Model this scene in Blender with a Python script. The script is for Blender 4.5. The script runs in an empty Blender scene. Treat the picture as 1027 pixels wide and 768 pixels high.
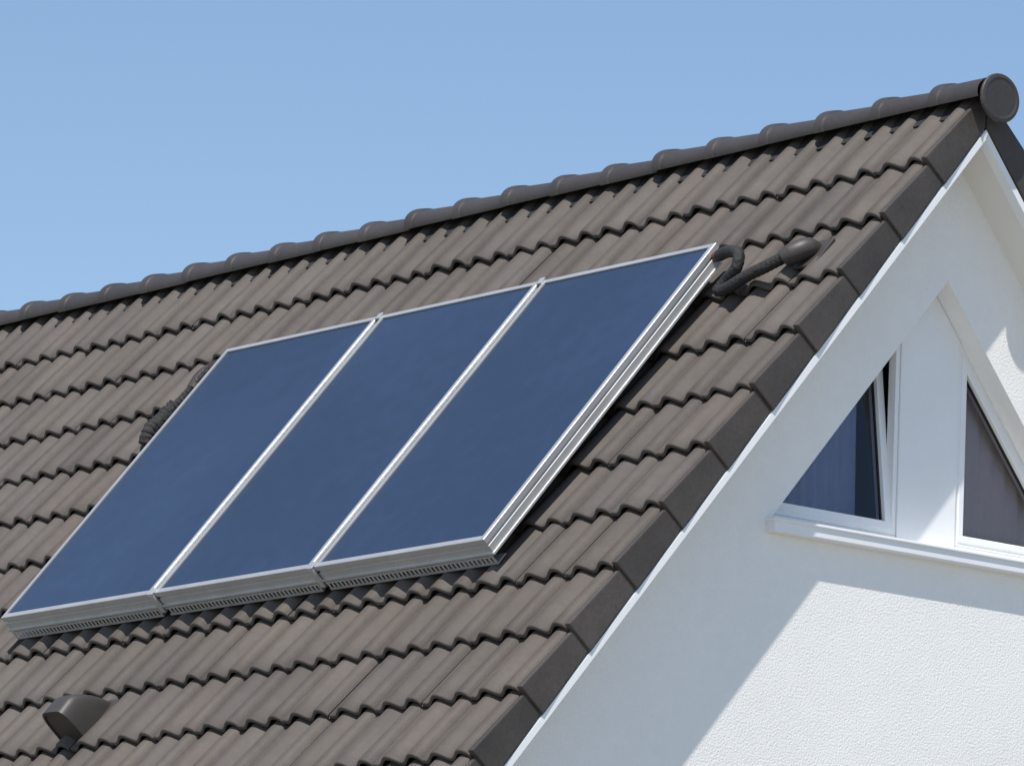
import bpy, math, random, numpy as np
from mathutils import Matrix, Vector
random.seed(4)
# calibrated camera (rotation rows: right, down, forward) and site dimensions, metres relative to roof apex
R=[[0.618604,0.784590,0.041789],[-0.121288,0.147906,-0.981536],[-0.776285,0.602114,0.186657]]
FPX=5735.1; th=math.radians(50.604)
SH=.17
CO,SI=math.cos(th),math.sin(th); TA=math.tan(th)
C=(16.6774,-15.1857-SH*CO,-5.4199-SH*SI)
v0,c,u0,a,w,b,H=.2876+SH,.3530,.1885,.7492,1.1331,.7990+SH,1.7626
OV=.21; yc=.022; zt=-.7344; zs=-1.836; ysl=.9068
yml,ymr=-.124,.192
sA=(.352,-.868)
HR=7.10
col=bpy.context.scene.collection
def P(u,v,h): return (-u,-v*CO-h*SI,HR-v*SI+h*CO)
def Q(u,v,h): return P(u,v+SH,h)
def empty(name,parent=None):
    o=bpy.data.objects.new(name,None); col.objects.link(o)
    if parent: o.parent=parent
    return o
def mk(name,verts,faces,mat,parent=None,smooth=False,mi=None):
    m=bpy.data.meshes.new(name); m.from_pydata([tuple(x) for x in verts],[],faces); 
    for mm in (mat if isinstance(mat,(list,tuple)) else [mat]): m.materials.append(mm)
    if smooth: m.polygons.foreach_set("use_smooth",[True]*len(m.polygons))
    m.update(); o=bpy.data.objects.new(name,m); col.objects.link(o)
    if parent: o.parent=parent
    return o
BF=[(0,3,2,1),(4,5,6,7),(0,1,5,4),(1,2,6,5),(2,3,7,6),(3,0,4,7)]
class MB:
    def __init__(s): s.v=[]; s.f=[]
    def add(s,v,f):
        n=len(s.v); s.v+=list(v); s.f+=[tuple(i+n for i in q) for q in f]
    def rbox(s,u0_,u1,v0_,v1,h0,h1):
        s.add([P(u0_,v0_,h0),P(u1,v0_,h0),P(u1,v1,h0),P(u0_,v1,h0),P(u0_,v0_,h1),P(u1,v0_,h1),P(u1,v1,h1),P(u0_,v1,h1)],BF)
    def box(s,x0,x1,y0,y1,z0,z1):
        s.add([(x0,y0,z0),(x1,y0,z0),(x1,y1,z0),(x0,y1,z0),(x0,y0,z1),(x1,y0,z1),(x1,y1,z1),(x0,y1,z1)],BF)
    def prism(s,poly,x0,x1):
        n=len(poly); v=[(x0,y,z) for y,z in poly]+[(x1,y,z) for y,z in poly]
        fs=[tuple(range(n))[::-1],tuple(range(n,2*n))]+[(i,(i+1)%n,n+(i+1)%n,n+i) for i in range(n)]
        s.add(v,fs)
    def ring(s,po,pi,x0,x1):
        n=len(po); v=[(x0,y,z) for y,z in po]+[(x0,y,z) for y,z in pi]+[(x1,y,z) for y,z in po]+[(x1,y,z) for y,z in pi]
        fs=[]
        for i in range(n):
            j=(i+1)%n
            fs+=[(i,j,n+j,n+i),(2*n+i,3*n+i,3*n+j,2*n+j),(i,2*n+i,2*n+j,j),(n+i,n+j,3*n+j,3*n+i)]
        s.add(v,fs)
    def obj(s,name,mat,parent=None,smooth=False): return mk(name,s.v,s.f,mat,parent,smooth)
def fixn(o):
    import bmesh
    b_=bmesh.new(); b_.from_mesh(o.data); bmesh.ops.recalc_face_normals(b_,faces=b_.faces); b_.to_mesh(o.data); b_.free()
def bevel(o,wd=.003,seg=2):
    fixn(o); m=o.modifiers.new("b","BEVEL"); m.width=wd; m.segments=seg; m.limit_method='ANGLE'
def mat(name,base,rough=.6,metal=0,bump=0,bscale=50,var=0,vscale=3,attr=None,spec=.5,coat=0,detail=4,bdist=.002,streak=0):
    m=bpy.data.materials.new(name); m.use_nodes=True; nt=m.node_tree; N=nt.nodes; Lk=nt.links; b=N["Principled BSDF"]
    b.inputs["Roughness"].default_value=rough; b.inputs["Metallic"].default_value=metal
    b.inputs["Specular IOR Level"].default_value=spec; b.inputs["Coat Weight"].default_value=coat
    tc=N.new("ShaderNodeTexCoord")
    rgb=N.new("ShaderNodeRGB"); rgb.outputs[0].default_value=(*base,1); src=rgb.outputs[0]
    def mul(vec,sc,am,lo=.3,hi=.7):
        nonlocal src
        n=N.new("ShaderNodeTexNoise"); n.inputs["Scale"].default_value=sc; n.inputs["Detail"].default_value=detail
        Lk.new(vec,n.inputs["Vector"])
        mr=N.new("ShaderNodeMapRange"); mr.inputs[1].default_value=lo; mr.inputs[2].default_value=hi; mr.inputs[3].default_value=1-am; mr.inputs[4].default_value=1+am
        Lk.new(n.outputs[0],mr.inputs[0])
        vm=N.new("ShaderNodeVectorMath"); vm.operation='SCALE'; Lk.new(src,vm.inputs[0]); Lk.new(mr.outputs[0],vm.inputs[3]); src=vm.outputs[0]
    if var:
        mul(tc.outputs["Object"],vscale,var); mul(tc.outputs["Object"],vscale*14,var*.6)
    if streak:
        mp=N.new("ShaderNodeMapping"); mp.vector_type='TEXTURE'; mp.inputs["Rotation"].default_value=(th,0,0); mp.inputs["Scale"].default_value=(.05,.9,.3)
        Lk.new(tc.outputs["Object"],mp.inputs["Vector"]); mul(mp.outputs[0],1.0,streak)
    if attr:
        at=N.new("ShaderNodeAttribute"); at.attribute_name=attr
        vm=N.new("ShaderNodeVectorMath"); vm.operation='MULTIPLY'; Lk.new(src,vm.inputs[0]); Lk.new(at.outputs["Color"],vm.inputs[1]); src=vm.outputs[0]
    Lk.new(src,b.inputs["Base Color"])
    if bump:
        n=N.new("ShaderNodeTexNoise"); n.inputs["Scale"].default_value=bscale; n.inputs["Detail"].default_value=5
        Lk.new(tc.outputs["Object"],n.inputs["Vector"])
        bp=N.new("ShaderNodeBump"); bp.inputs["Strength"].default_value=bump; bp.inputs["Distance"].default_value=bdist
        Lk.new(n.outputs[0],bp.inputs["Height"]); Lk.new(bp.outputs[0],b.inputs["Normal"])
    return m
M_tile=mat("concrete_tile",(.089,.075,.065),.62,bump=.7,bscale=160,var=.12,vscale=2.2,attr="tint",spec=.32,streak=.11,detail=6)
M_verge=mat("verge_tile",(.062,.052,.046),.55,bump=.5,bscale=160,var=.18,vscale=4,attr="tint",spec=.4)
M_ridge=mat("ridge_tile",(.052,.045,.042),.48,bump=.5,bscale=160,var=.18,vscale=4)
M_stucco=mat("white_stucco",(.88,.87,.845),.9,bump=.65,bscale=110,var=.025,vscale=1.2,bdist=.004,spec=.2)
M_white=mat("white_paint",(.84,.845,.85),.35,var=.02,vscale=5)
M_soffit=mat("soffit_paint",(.80,.77,.72),.6)
M_alu=mat("aluminium",(.56,.565,.56),.42,metal=.6,var=.07,vscale=6,bump=.1,bscale=60)
M_aludark=mat("aluminium_dull",(.36,.34,.31),.5,metal=.4,var=.08,vscale=8)
M_seal=mat("absorber_edge",(.012,.024,.050),.35)
M_black=mat("black_foam",(.020,.018,.018),.75,bump=.8,bscale=60,var=.2,vscale=12,bdist=.01)
M_copper=mat("copper_fitting",(.17,.075,.04),.5,metal=.5)
M_plastic=mat("dark_plastic",(.050,.043,.039),.5,var=.12,vscale=10,bump=.2,bscale=150)
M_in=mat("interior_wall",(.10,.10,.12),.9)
M_cur=mat("curtain",(.44,.49,.68),.9,var=.05)
M_cur2=mat("curtain_taupe",(.70,.56,.54),.9,var=.05)
M_ground=mat("fill_bounce_ground",(.24,.23,.20),.9,var=.25,vscale=.5)  # unseen ground, made pale and neutral to bounce fill light onto the wall
M_coll=mat("collector_glass",(.024,.041,.080),.17,bump=.2,bscale=900,var=.12,vscale=.8,spec=.62)
def glassm():
    m=bpy.data.materials.new("window_glass"); m.use_nodes=True; nt=m.node_tree; nt.nodes.clear(); N=nt.nodes
    o=N.new("ShaderNodeOutputMaterial"); mx=N.new("ShaderNodeMixShader"); g=N.new("ShaderNodeBsdfGlossy"); tr=N.new("ShaderNodeBsdfTransparent")
    g.inputs["Roughness"].default_value=.02; tr.inputs[0].default_value=(.92,.93,.95,1)
    fr=N.new("ShaderNodeFresnel"); fr.inputs[0].default_value=1.55
    ma=N.new("ShaderNodeMath"); ma.operation='MULTIPLY_ADD'; ma.inputs[1].default_value=1.2; ma.inputs[2].default_value=.01; ma.use_clamp=True
    nt.links.new(fr.outputs[0],ma.inputs[0]); nt.links.new(ma.outputs[0],mx.inputs[0]); nt.links.new(tr.outputs[0],mx.inputs[1]); nt.links.new(g.outputs[0],mx.inputs[2]); nt.links.new(mx.outputs[0],o.inputs[0])
    return m
M_glass=glassm()

house=empty("white_gabled_house")
LEN=10.2; ROWS=17; G=.34
def prof(s):
    c_=0.5+0.5*math.cos(2*math.pi*(s-.045)/.15)
    return .037*(c_**.9)
LIP=.036
def tilefield():
    V=[];F=[];T=[]
    NS=24; rnd=random.Random(7)
    ncol=int(LEN/.30)
    for k in range(ROWS):
        vend=v0+G*k
        Lt=.42 if k>0 else min(.44,vend-.005)
        for j in range(ncol):
            uu=j*.30+.005; dh=rnd.uniform(-.003,.003); dv=rnd.uniform(-.004,.004); tw=rnd.uniform(-.003,.003)
            g=rnd.gauss(1,.05); g=min(1.15,max(.86,g)); wmt=rnd.uniform(-.02,.02); tint=(g*(1+wmt),g,g*(1-wmt))
            base=len(V)
            for r_ in range(6):
                d=[0,0,.005,.14,.28,Lt][r_]
                for i in range(NS+1):
                    s=.2975*i/NS; pf=prof(s)
                    if i==0: pf-=.014
                    if i==NS: pf-=.008
                    hh=LIP-d*.100+pf+dh+tw*(s-.15)/.15
                    if r_==0: hh-=.018
                    if r_==1: hh-=.005
                    V.append(P(uu+s,vend-d+dv+(0.002 if r_==0 else 0),hh))
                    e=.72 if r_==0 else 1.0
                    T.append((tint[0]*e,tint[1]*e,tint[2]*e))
            for r_ in range(5):
                for i in range(NS):
                    q=base+r_*(NS+1)+i
                    F.append((q,q+1,q+NS+2,q+NS+1))
            b2=len(V)
            for i in range(NS+1):
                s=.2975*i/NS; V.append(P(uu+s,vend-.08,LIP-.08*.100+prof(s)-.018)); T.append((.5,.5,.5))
            for i in range(NS): F.append((base+i,b2+i,b2+i+1,base+i+1))
    return V,F,T
V,F,T=tilefield()
def tint_mesh(o,T):
    ca=o.data.color_attributes.new("tint","FLOAT_COLOR","POINT")
    arr=np.ones((len(T),4),dtype=np.float32); arr[:,:3]=np.array(T); ca.data.foreach_set("color",arr.ravel())
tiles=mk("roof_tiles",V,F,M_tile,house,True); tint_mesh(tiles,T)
tiles.data.set_sharp_from_angle(angle=math.radians(50))
def mirror(o,name):
    q=bpy.data.objects.new(name,o.data); col.objects.link(q); q.parent=house; q.scale=(1,-1,1); return q
mirror(tiles,"roof_tiles_rear")
mb=MB(); TT=[]; rnd=random.Random(3)
for k in range(ROWS):
    ve=v0+G*k; vs=ve-G-.03 if k>0 else .0
    dx=rnd.uniform(-.002,.002); g=rnd.uniform(.82,1.18)
    e1=.105*(ve-vs)
    ua,ub,ht,hb=-.022+dx,.004,.058,-.088
    vso=vs if k>0 else .088*TA
    vst=vs if k>0 else -(ht-e1)*TA
    vv=[P(ua+.005,vso,hb+.004),P(ub,vso,hb+.004),P(ub,ve,hb),P(ua-.006,ve,hb),P(ua+.005,vst,ht-e1),P(ub,vst,ht-e1),P(ub,ve,ht),P(ua-.006,ve,ht)]
    mb.add(vv,BF); TT+=[(g,g,g)]*8
ver=mb.obj("verge_tiles",M_verge,house); tint_mesh(ver,TT); bevel(ver,.006,2)
vr=mirror(ver,"verge_tiles_rear"); mm=vr.modifiers.new("b","BEVEL"); mm.width=.006; mm.segments=2
mb=MB(); vE=v0+G*(ROWS-1)-.03
for sgn in (1,-1):
    q=[P(.033,0.03,-.02),P(LEN,0.03,-.02),P(LEN,vE,-.02),P(.033,vE,-.02),P(.033,0.13,-.107),P(LEN,.13,-.107),P(LEN,vE,-.107),P(.033,vE,-.107)]
    mb.add([(x,y*sgn,z) for x,y,z in q],BF)
dk=mb.obj("roof_deck",M_soffit,house); fixn(dk)
mb=MB(); hbg=-.118; BU=-.019
for sgn in (1,-1):
    def pt(u_,v_,h_):
        x,y,z=P(u_,v_,h_); return (x,y*sgn,z)
    ht_=-.092
    vv=[pt(BU,-ht_*TA,ht_),pt(.031,-ht_*TA,ht_),pt(.031,vE,ht_),pt(BU,vE,ht_),pt(BU,-hbg*TA,hbg),pt(.031,-hbg*TA,hbg),pt(.031,vE,hbg),pt(BU,vE,hbg)]
    mb.add(vv,BF)
    vv=[pt(.006,.03*TA,-.03),pt(.0305,.03*TA,-.03),pt(.0305,vE,-.03),pt(.006,vE,-.03),pt(.006,.0915*TA,-.0915),pt(.0305,.0915*TA,-.0915),pt(.0305,vE,-.0915),pt(.006,vE,-.0915)]
    mb.add(vv,BF)
bg=mb.obj("barge_boards",M_white,house); fixn(bg)
# ridge caps
mb=MB(); NA=22; ZC=-.012
def arc(x,ry,rz,zc,amax=108):
    return [(x,ry*math.sin(math.radians(-amax+2*amax*i/NA)),HR+zc+rz*math.cos(math.radians(-amax+2*amax*i/NA))) for i in range(NA+1)]
ncap=int((LEN-u0)/c)+1
rnd=random.Random(5)
for k in range(-1,ncap):
    ua=u0+c*k; ub=ua+c+.012
    if k==-1: ua=-.082
    dz=rnd.uniform(-.005,.005); n0=len(mb.v)
    st=[(ua,.104,.060),(ub-.055,.119,.077),(ub-.050,.126,.085),(ub-.006,.131,.090),(ub,.127,.086),(ub,.100,.058)]
    if k==-1: st[0]=(ua,.112,.074)
    for (u_,ry,rz) in st: mb.v+=arc(-u_,ry,rz,ZC+dz)
    for s_ in range(len(st)-1):
        for i in range(NA):
            q=n0+s_*(NA+1)+i; mb.f.append((q,q+1,q+NA+2,q+NA+1))
rc=mb.obj("ridge_caps",M_ridge,house,True); rc.data.set_sharp_from_angle(angle=math.radians(30))
mb=MB(); NN=32
def disc(x,r,z): return [(x,r*math.cos(2*math.pi*i/NN),HR+z+r*.98*math.sin(2*math.pi*i/NN)) for i in range(NN)]
st=[(.078,.096),(.092,.105),(.102,.102),(.106,.086),(.102,.081),(.102,.02)]
for x_,r_ in st: mb.v+=disc(x_,r_,-.026)
for s_ in range(len(st)-1):
    for i in range(NN):
        j=(i+1)%NN; mb.f.append((s_*NN+i,s_*NN+j,(s_+1)*NN+j,(s_+1)*NN+i))
mb.f.append(tuple(range((len(st)-1)*NN,len(st)*NN)))
mb.f.append(tuple(range(0,NN))[::-1])
ed=mb.obj("ridge_end_disc",M_ridge,house); bevel(ed,.003)
mb=MB()
for sgn in (1,-1):
    mb.add([(-.02,.0,HR+.03),(-LEN,.0,HR+.03),(-LEN,sgn*.104,HR-.10),(-.02,sgn*.104,HR-.10)],[(0,1,2,3)])
mb.obj("ridge_roll",M_black,house)

# ---- walls
XW=-OV; XB=-(LEN-.18)
apz=HR-.107/CO
YW=(vE-.35)*CO
def roofz(y): return apz-abs(y)*TA+.02
ze=roofz(YW)
ztop=HR+zt; zsil=HR+zs
hb=(ztop-zsil)/TA
A_=(yc,ztop); B_=(yc-hb,zsil); C_=(yc+hb,zsil)
def wallv(x): return [(x,-YW,0),(x,YW,0),(x,YW,ze),(x,C_[0],C_[1]),(x,B_[0],B_[1]),(x,-YW,ze),(x,A_[0],A_[1]),(x,0,roofz(0))]
wf=[(0,1,2,3,4,5),(5,4,6,7),(2,7,6,3)]
TH_W=.15
v=wallv(XW)+wallv(XW-TH_W)
f2=[tuple(i+8 for i in q)[::-1] for q in wf]
fs=wf+f2+[(3,11,12,4),(4,12,14,6),(6,14,11,3)]
g_=mk("gable_wall",v,fs,M_stucco,house)
mb=MB(); mb.prism([(-YW,0),(YW,0),(YW,ze),(0,roofz(0)),(-YW,ze)],XB-.3,XB)
mb.box(XB,XW-TH_W,-YW,-YW+.3,0,ze-.01); mb.box(XB,XW-TH_W,YW-.3,YW,0,ze-.01)
w2=mb.obj("side_walls",M_stucco,house)
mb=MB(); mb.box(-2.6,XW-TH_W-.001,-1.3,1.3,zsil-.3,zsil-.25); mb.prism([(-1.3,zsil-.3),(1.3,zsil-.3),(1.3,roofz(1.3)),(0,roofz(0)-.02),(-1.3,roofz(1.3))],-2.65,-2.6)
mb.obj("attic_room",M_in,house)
mb=MB()
for sgn in (1,-1):
    cx=P(0,vE,0); n0=len(mb.v)
    for x_ in (.02,-LEN):
        for i in range(11):
            an=math.pi+math.pi*i/10
            mb.v.append((x_,sgn*(cx[1]-.05+.07*math.cos(an)),cx[2]-.06+.07*math.sin(an)))
    for i in range(10): mb.f.append((n0+i,n0+i+1,n0+12+i,n0+11+i))
gt=mb.obj("gutters",M_alu,house,True); so=gt.modifiers.new("s","SOLIDIFY"); so.thickness=.004

def inset(poly,d):
    n=len(poly); out=[]
    ar=sum(poly[i][0]*poly[(i+1)%n][1]-poly[(i+1)%n][0]*poly[i][1] for i in range(n)); sg=1 if ar>0 else -1
    ls=[]
    for i in range(n):
        x1,y1=poly[i]; x2,y2=poly[(i+1)%n]; dx,dy=x2-x1,y2-y1; l=math.hypot(dx,dy); nx,ny=-dy/l*sg,dx/l*sg
        ls.append((x1+nx*d,y1+ny*d,dx,dy))
    for i in range(n):
        x1,y1,dx1,dy1=ls[i-1]; x2,y2,dx2,dy2=ls[i]
        det=dx1*(-dy2)+dx2*dy1; tt=((x2-x1)*(-dy2)+dx2*(y2-y1))/det
        out.append((x1+dx1*tt,y1+dy1*tt))
    return out
XF=XW-.11
win=empty("gable_window",house)
def hyp(y): return ztop-abs(y-yc)*TA
mb=MB()
mb.prism([(yml,zsil),(ymr,zsil),(ymr,hyp(ymr)-.002),(yc,ztop-.003),(yml,hyp(yml)-.002)],XF-.05,XF+.008)
mp=mb.obj("mullion_panel",M_white,win); bevel(mp,.003)
RB=.045
dB=RB/TA
for side in (-1,1):
    mb=MB()
    if side<0: mb.prism([(B_[0]+.003,zsil+.0005),(yml-.001,zsil+.0005),(yml-.001,zsil+RB),(B_[0]+.003+dB,zsil+RB)],XF-.045,XF+.001)
    else: mb.prism([(ymr+.001,zsil+.0005),(C_[0]-.003,zsil+.0005),(C_[0]-.003-dB,zsil+RB),(ymr+.001,zsil+RB)],XF-.045,XF+.001)
    br=mb.obj("bottom_rail",M_white,win); bevel(br,.002)
def tri(side):
    zb_=zsil+RB+.001
    if side<0: return [(B_[0]+.004+dB,zb_),(yml-.001,zb_),(yml-.001,hyp(yml))]
    return [(ymr+.001,zb_),(C_[0]-.004-dB,zb_),(ymr+.001,hyp(ymr))]
for side in (-1,1):
    fwid,swid=(.022,.036) if side<0 else (.022,.030)
    t0_=tri(side); t1=inset(t0_,fwid); mb=MB(); mb.ring(t0_,t1,XF-.045,XF)
    fr=mb.obj("window_frame",M_white,win); bevel(fr,.003)
    s0=inset(t0_,fwid-.005); s1=inset(s0,swid)
    mb=MB(); mb.ring(s0,s1,-.05,.006)
    sash=mb.obj("window_sash",M_white,win); bevel(sash,.004)
    s1g=inset(s0,swid-.004); s1h=inset(s0,swid+.006)
    mb=MB(); mb.ring(s1g,s1h,-.024,-.014); gk=mb.obj("glazing_gasket",M_black,win)
    gm=mk("window_pane",[(-.02,y,z) for y,z in s1],[(0,1,2)],M_glass,win)
    g2=mk("window_pane_inner",[(-.034,y,z) for y,z in s1],[(0,1,2)],M_glass,win)
    zb=s0[0][1]
    tilt=math.radians(7.5) if side<0 else 0.0
    for o in (sash,gm,g2,gk):
        xo=XF-.002 if side>0 else XF-.004
        o.matrix_basis=Matrix.Translation((xo,0,zb))@Matrix.Rotation(-tilt,4,'Y')@Matrix.Translation((0,0,-zb))
mb=MB(); NC=60
ya,yb=B_[0]-.02,yml-.09
for i in range(NC+1):
    y=ya+(yb-ya)*i/NC; x=XF-.15+.010*math.sin(i*1.3)
    mb.v+= [(x,y,zsil-.1),(x-.02,y,min(hyp(y)+.12,zsil+.80))]
for i in range(NC): mb.f.append((2*i,2*i+2,2*i+3,2*i+1))
mb.obj("curtain",M_cur,win,True)
mb=MB()
for i in range(NC+1):
    y=ymr-.05+(C_[0]-ymr+.05)*i/NC; x=XF-.09+.008*math.sin(i*1.1)
    mb.v+=[(x,y,zsil-.1),(x,y,hyp(y)+.08)]
for i in range(NC): mb.f.append((2*i,2*i+2,2*i+3,2*i+1))
mb.obj("curtain_taupe",M_cur2,win,True)
mb=MB(); ys0=yc-ysl-.02; ys1=yc+hb+.03
mb.box(XF+.002,XW+.055,ys0,ys1,zsil-.055,zsil-.008); mb.box(XF+.0015,XW+.063,ys0-.006,ys1+.006,zsil-.014,zsil-.001)
sl=mb.obj("window_sill",M_white,win); bevel(sl,.004)

# ---- collectors
FW=.024; HT=.190
profl=[(-FW,-.006),(-FW,0),(-.002,0),(0,-.002),(0,-.024),(-.006,-.027),(-.006,-.034),(0,-.037),(0,-.066),(.009,-.068),(.009,-.076),(-.04,-.076)]
for i in range(3):
    sp=empty("solar_collector_panel" if i==0 else "solar_collector_panel.%03d"%i)
    ua=a+w*i+ (0 if i==0 else .016); ub=a+w*(i+1)-(.016 if i<2 else -.022)
    va,vb=b,b+H+.008
    mb=MB(); n=len(profl)
    for (cu_,cv_,su,sv) in ((ua,va,-1,-1),(ub,va,1,-1),(ub,vb,1,1),(ua,vb,-1,1)):
        for (o_,h_) in profl: mb.v.append(P(cu_+su*o_,cv_+sv*o_,HT+h_))
    for s_ in range(4):
        t_=(s_+1)%4
        for k in range(n-1): mb.f.append((s_*n+k,s_*n+k+1,t_*n+k+1,t_*n+k))
    fr=mb.obj("frame",M_alu,sp); fixn(fr)
    e1=FW; e2=FW+.012; hz=HT-.0055
    q=[P(ua+e1,va+e1,hz),P(ub-e1,va+e1,hz),P(ub-e1,vb-e1,hz),P(ua+e1,vb-e1,hz),P(ua+e2,va+e2,hz),P(ub-e2,va+e2,hz),P(ub-e2,vb-e2,hz),P(ua+e2,vb-e2,hz)]
    mk("absorber_edge",q,[(0,1,5,4),(1,2,6,5),(2,3,7,6),(3,0,4,7)],M_seal,sp)
    mk("glass",q[4:],[(0,1,2,3)],M_coll,sp)
    mb=MB(); mb.rbox(ua+.012,ub-.012,va+.012,vb-.012,HT-.070,HT-.012)
    mb.obj("collector_body",M_aludark,sp)
    mb=MB(); vr_=vb+.010; h1_,h2_=HT-.079,HT-.122
    mb.rbox(ua+.01,ub-.01,vr_-.003,vr_,h1_-.008,h1_); mb.rbox(ua+.01,ub-.01,vr_-.003,vr_,h2_,h2_+.010)
    mb.rbox(ua+.01,ub-.01,vr_-.06,vr_-.0031,h1_-.004,h1_-.001)
    mb.rbox(ua+.01,ub-.01,vr_-.06,vr_-.0031,h2_+.001,h2_+.004)
    x=ua+.01
    while x<ub-.02: mb.rbox(x,x+.013,vr_-.0028,vr_-.0002,h2_+.009,h1_-.007); x+=.027
    mb.obj("mounting_rail",M_alu,sp)
    mb=MB()
    mb.rbox(ua+.25,ua+.29,va-.02,vb-.03,.060,HT-.077); mb.rbox(ub-.29,ub-.25,va-.02,vb-.03,.060,HT-.077)
    mb.obj("support_rails",M_aludark,sp)
    if i>0:
        mb=MB(); mb.rbox(ua-.027,ua-.005,va+.0,vb+.0,HT-.03,HT-.012)
        mb.rbox(ua-.032,ua+.000,vb-.030,vb+.014,HT-.001,HT+.006); mb.rbox(ua-.032,ua+.000,va-.012,va+.025,HT-.001,HT+.006)
        mb.rbox(ua-.030,ua-.002,vb+.002,vb+.016,HT-.10,HT-.001)
        cl=mb.obj("joint_clamps",M_alu,sp); bevel(cl,.002)

def catmull(pts,n):
    out=[]; Qp=[pts[0]]+pts+[pts[-1]]
    for i in range(1,len(Qp)-2):
        p0,p1,p2,p3=[Vector(Qp[i+k]) for k in (-1,0,1,2)]
        for j in range(n):
            t_=j/n; out.append(.5*((2*p1)+(-p0+p2)*t_+(2*p0-5*p1+4*p2-p3)*t_*t_+(-p0+3*p1-3*p2+p3)*t_**3))
    out.append(Vector(pts[-1])); return out
def tube(name,pts,rad,mat_,parent,rib=0,ns=14,n=30,rough=0,seed=1):
    c_=catmull(pts,n); V=[];F=[]; rn=random.Random(seed)
    up=Vector((.3,.2,1)); L_=0; prev=c_[0]
    for i,q in enumerate(c_):
        tg=(c_[min(i+1,len(c_)-1)]-c_[max(i-1,0)]).normalized()
        a_=tg.cross(up).normalized(); up=a_.cross(tg).normalized(); L_+=(q-prev).length; prev=q
        r_=rad(i/(len(c_)-1)) if callable(rad) else rad
        r_*=1+rib*math.sin(L_*2*math.pi/.022)
        for k in range(ns):
            an=2*math.pi*k/ns; rr=r_*(1+rough*rn.uniform(-1,1)); V.append(q+a_*math.cos(an)*rr+up*math.sin(an)*rr)
    for i in range(len(c_)-1):
        for k in range(ns):
            k2=(k+1)%ns; F.append((i*ns+k,i*ns+k2,(i+1)*ns+k2,(i+1)*ns+k))
    F.append(tuple(range(ns))[::-1]); F.append(tuple(range((len(c_)-1)*ns,len(c_)*ns)))
    return mk(name,V,F,mat_,parent,True)
pipe=empty("insulated_solar_pipe")
tube("copper_stub",[Q(.86,.836,.145),Q(.776,.844,.15),Q(.70,.855,.165)],.014,M_copper,pipe,n=6)
tube("fitting_nut",[Q(.745,.846,.152),Q(.715,.85,.158)],.023,M_copper,pipe,n=3,ns=6)
tube("foam_insulation",[Q(.715,.851,.158),Q(.635,.862,.175),Q(.56,.885,.17),Q(.555,.94,.14),Q(.625,.975,.108),Q(.65,1.01,.095),Q(.59,1.005,.098),Q(.49,.965,.11),Q(.40,.93,.112),Q(.34,.895,.11),Q(.30,.87,.105)],.025,M_black,pipe,rib=.03,n=16,rough=.02)
tube("entry_hood",[Q(.325,.90,.108),Q(.305,.88,.108),Q(.275,.85,.100),Q(.26,.82,.085),Q(.25,.78,.045)],lambda t_:.033+.011*min(1,t_*3)-(.02*max(0,t_-.8)*5),M_plastic,pipe,n=10,ns=20)
mb=MB(); mb.rbox(.18,.33,.74+SH,.90+SH,.046,.058); fl=mb.obj("flashing_plate",M_plastic,pipe); bevel(fl,.003)
pipe2=empty("insulated_solar_pipe.001")
tube("foam_insulation",[Q(4.10,.76,.10),Q(4.30,.80,.12),Q(4.37,.88,.115),Q(4.41,.96,.10),Q(4.45,1.04,.09),Q(4.47,1.12,.09),Q(4.485,1.20,.09),Q(4.49,1.25,.06)],lambda t_:.022+.018*(t_>.55),M_black,pipe2,rib=.05,n=14,rough=.14)
tube("entry_hood",[Q(4.33,.79,.10),Q(4.38,.86,.11),Q(4.40,.93,.095)],.036,M_plastic,pipe2,n=10,ns=16)
# ---- roof vent hood
vent=empty("roof_vent")
uc,vc=3.01,3.215+SH
V=[];F=[]; NS=24; ST=16; BH=.012
for s_ in range(ST+1):
    t_=s_/ST; vv=vc-.12+.21*t_; hgt=.05+.145*math.sin(min(1,t_*1.5)*math.pi/2)**.8; wd=.078+.014*t_
    for i in range(NS+1):
        an=math.pi*i/NS; cx_=math.copysign(abs(math.cos(an))**.38,math.cos(an)); sz=math.sin(an)**.5
        V.append(P(uc+wd*cx_,vv,BH+hgt*sz))
for s_ in range(ST):
    for i in range(NS): q=s_*(NS+1)+i; F.append((q,q+1,q+NS+2,q+NS+1))
F.append(tuple(range(NS+1)))
b0=len(V)-(NS+1); b1=len(V); ctr=Vector(P(uc,vc+.09,.08))
for i in range(NS+1): V.append(Vector(V[b0+i]).lerp(ctr,.10))
b2=len(V)
for i in range(NS+1): V.append(Vector(V[b1+i])+Vector((0,CO,SI))*.006)
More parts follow.
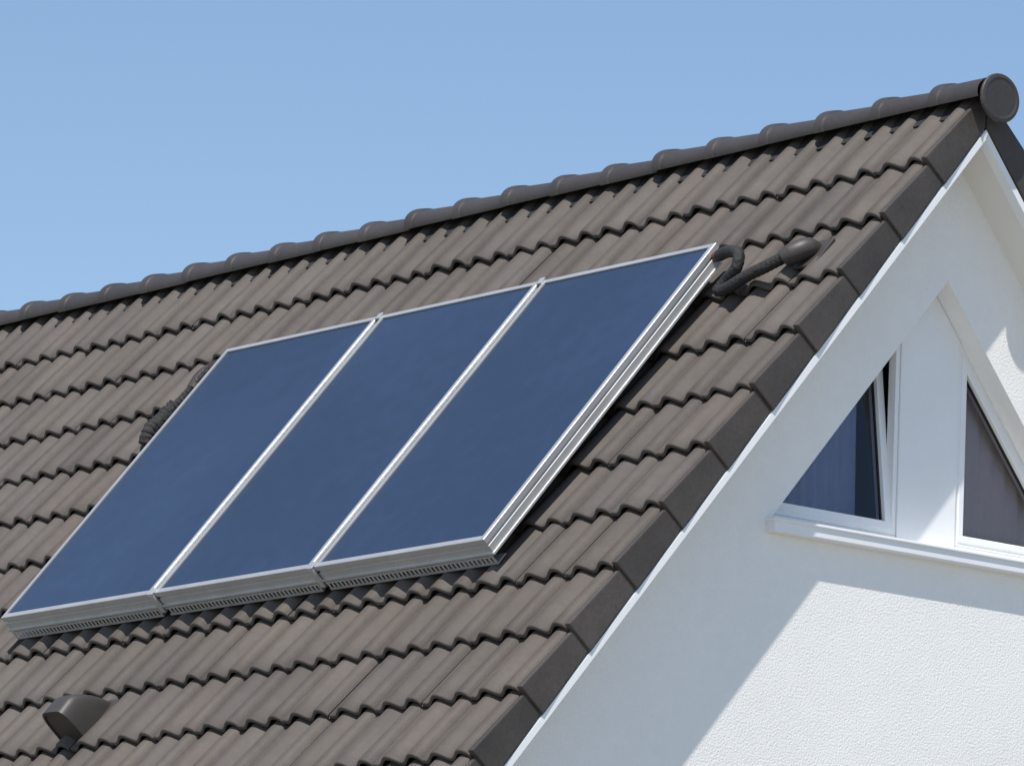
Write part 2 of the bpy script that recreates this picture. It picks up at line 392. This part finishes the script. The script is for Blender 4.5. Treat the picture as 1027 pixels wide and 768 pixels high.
for i in range(NS): F+=[(b0+i,b0+i+1,b1+i+1,b1+i),(b1+i,b1+i+1,b2+i+1,b2+i)]
F.append(tuple(range(b2,b2+NS+1)))
vh=mk("hood",V,F,M_plastic,vent,True); fixn(vh); vh.data.set_sharp_from_angle(angle=math.radians(40))
mb=MB(); mb.rbox(uc-.105,uc+.105,vc-.14,vc+.085,.030,.050); fl=mb.obj("base_plate",M_plastic,vent); bevel(fl,.004)

bpy.ops.mesh.primitive_plane_add(size=1600,location=(0,0,0)); gr=bpy.context.object; gr.name="ground"; gr.data.materials.append(M_ground)

dzz=sA[1]-hbg/CO
S=Vector((OV-BU,-sA[0],-dzz)).normalized()
sd=bpy.data.lights.new("sun","SUN"); sd.energy=5.0; sd.angle=math.radians(.5); sd.color=(1,.955,.89)
so=bpy.data.objects.new("sun",sd); col.objects.link(so); so.rotation_euler=S.to_track_quat('Z','Y').to_euler(); so.location=(5,-5,20)
wd_=bpy.data.worlds.new("World"); bpy.context.scene.world=wd_; wd_.use_nodes=True; nt=wd_.node_tree
bgd=nt.nodes["Background"]; sk=nt.nodes.new("ShaderNodeTexSky"); sk.sky_type='NISHITA'; sk.sun_disc=False
sk.sun_elevation=math.asin(S.z); sk.sun_rotation=math.atan2(S.x,S.y); sk.air_density=1.0; sk.dust_density=.35; sk.ozone_density=2.6
nt.links.new(sk.outputs[0],bgd.inputs[0]); bgd.inputs[1].default_value=.138

cd=bpy.data.cameras.new("camera"); cam=bpy.data.objects.new("camera",cd); col.objects.link(cam)
cd.sensor_width=36; cd.lens=FPX*36/1027; cd.clip_end=3000; cd.clip_start=.1
Rm=Matrix(((R[0][0],-R[1][0],-R[2][0]),(R[0][1],-R[1][1],-R[2][1]),(R[0][2],-R[1][2],-R[2][2])))
cam.matrix_world=Matrix.Translation((C[0],C[1],C[2]+HR))@Rm.to_4x4()
bpy.context.scene.camera=cam
sc=bpy.context.scene; sc.view_settings.view_transform='Standard'; sc.view_settings.look='None'; sc.view_settings.exposure=0
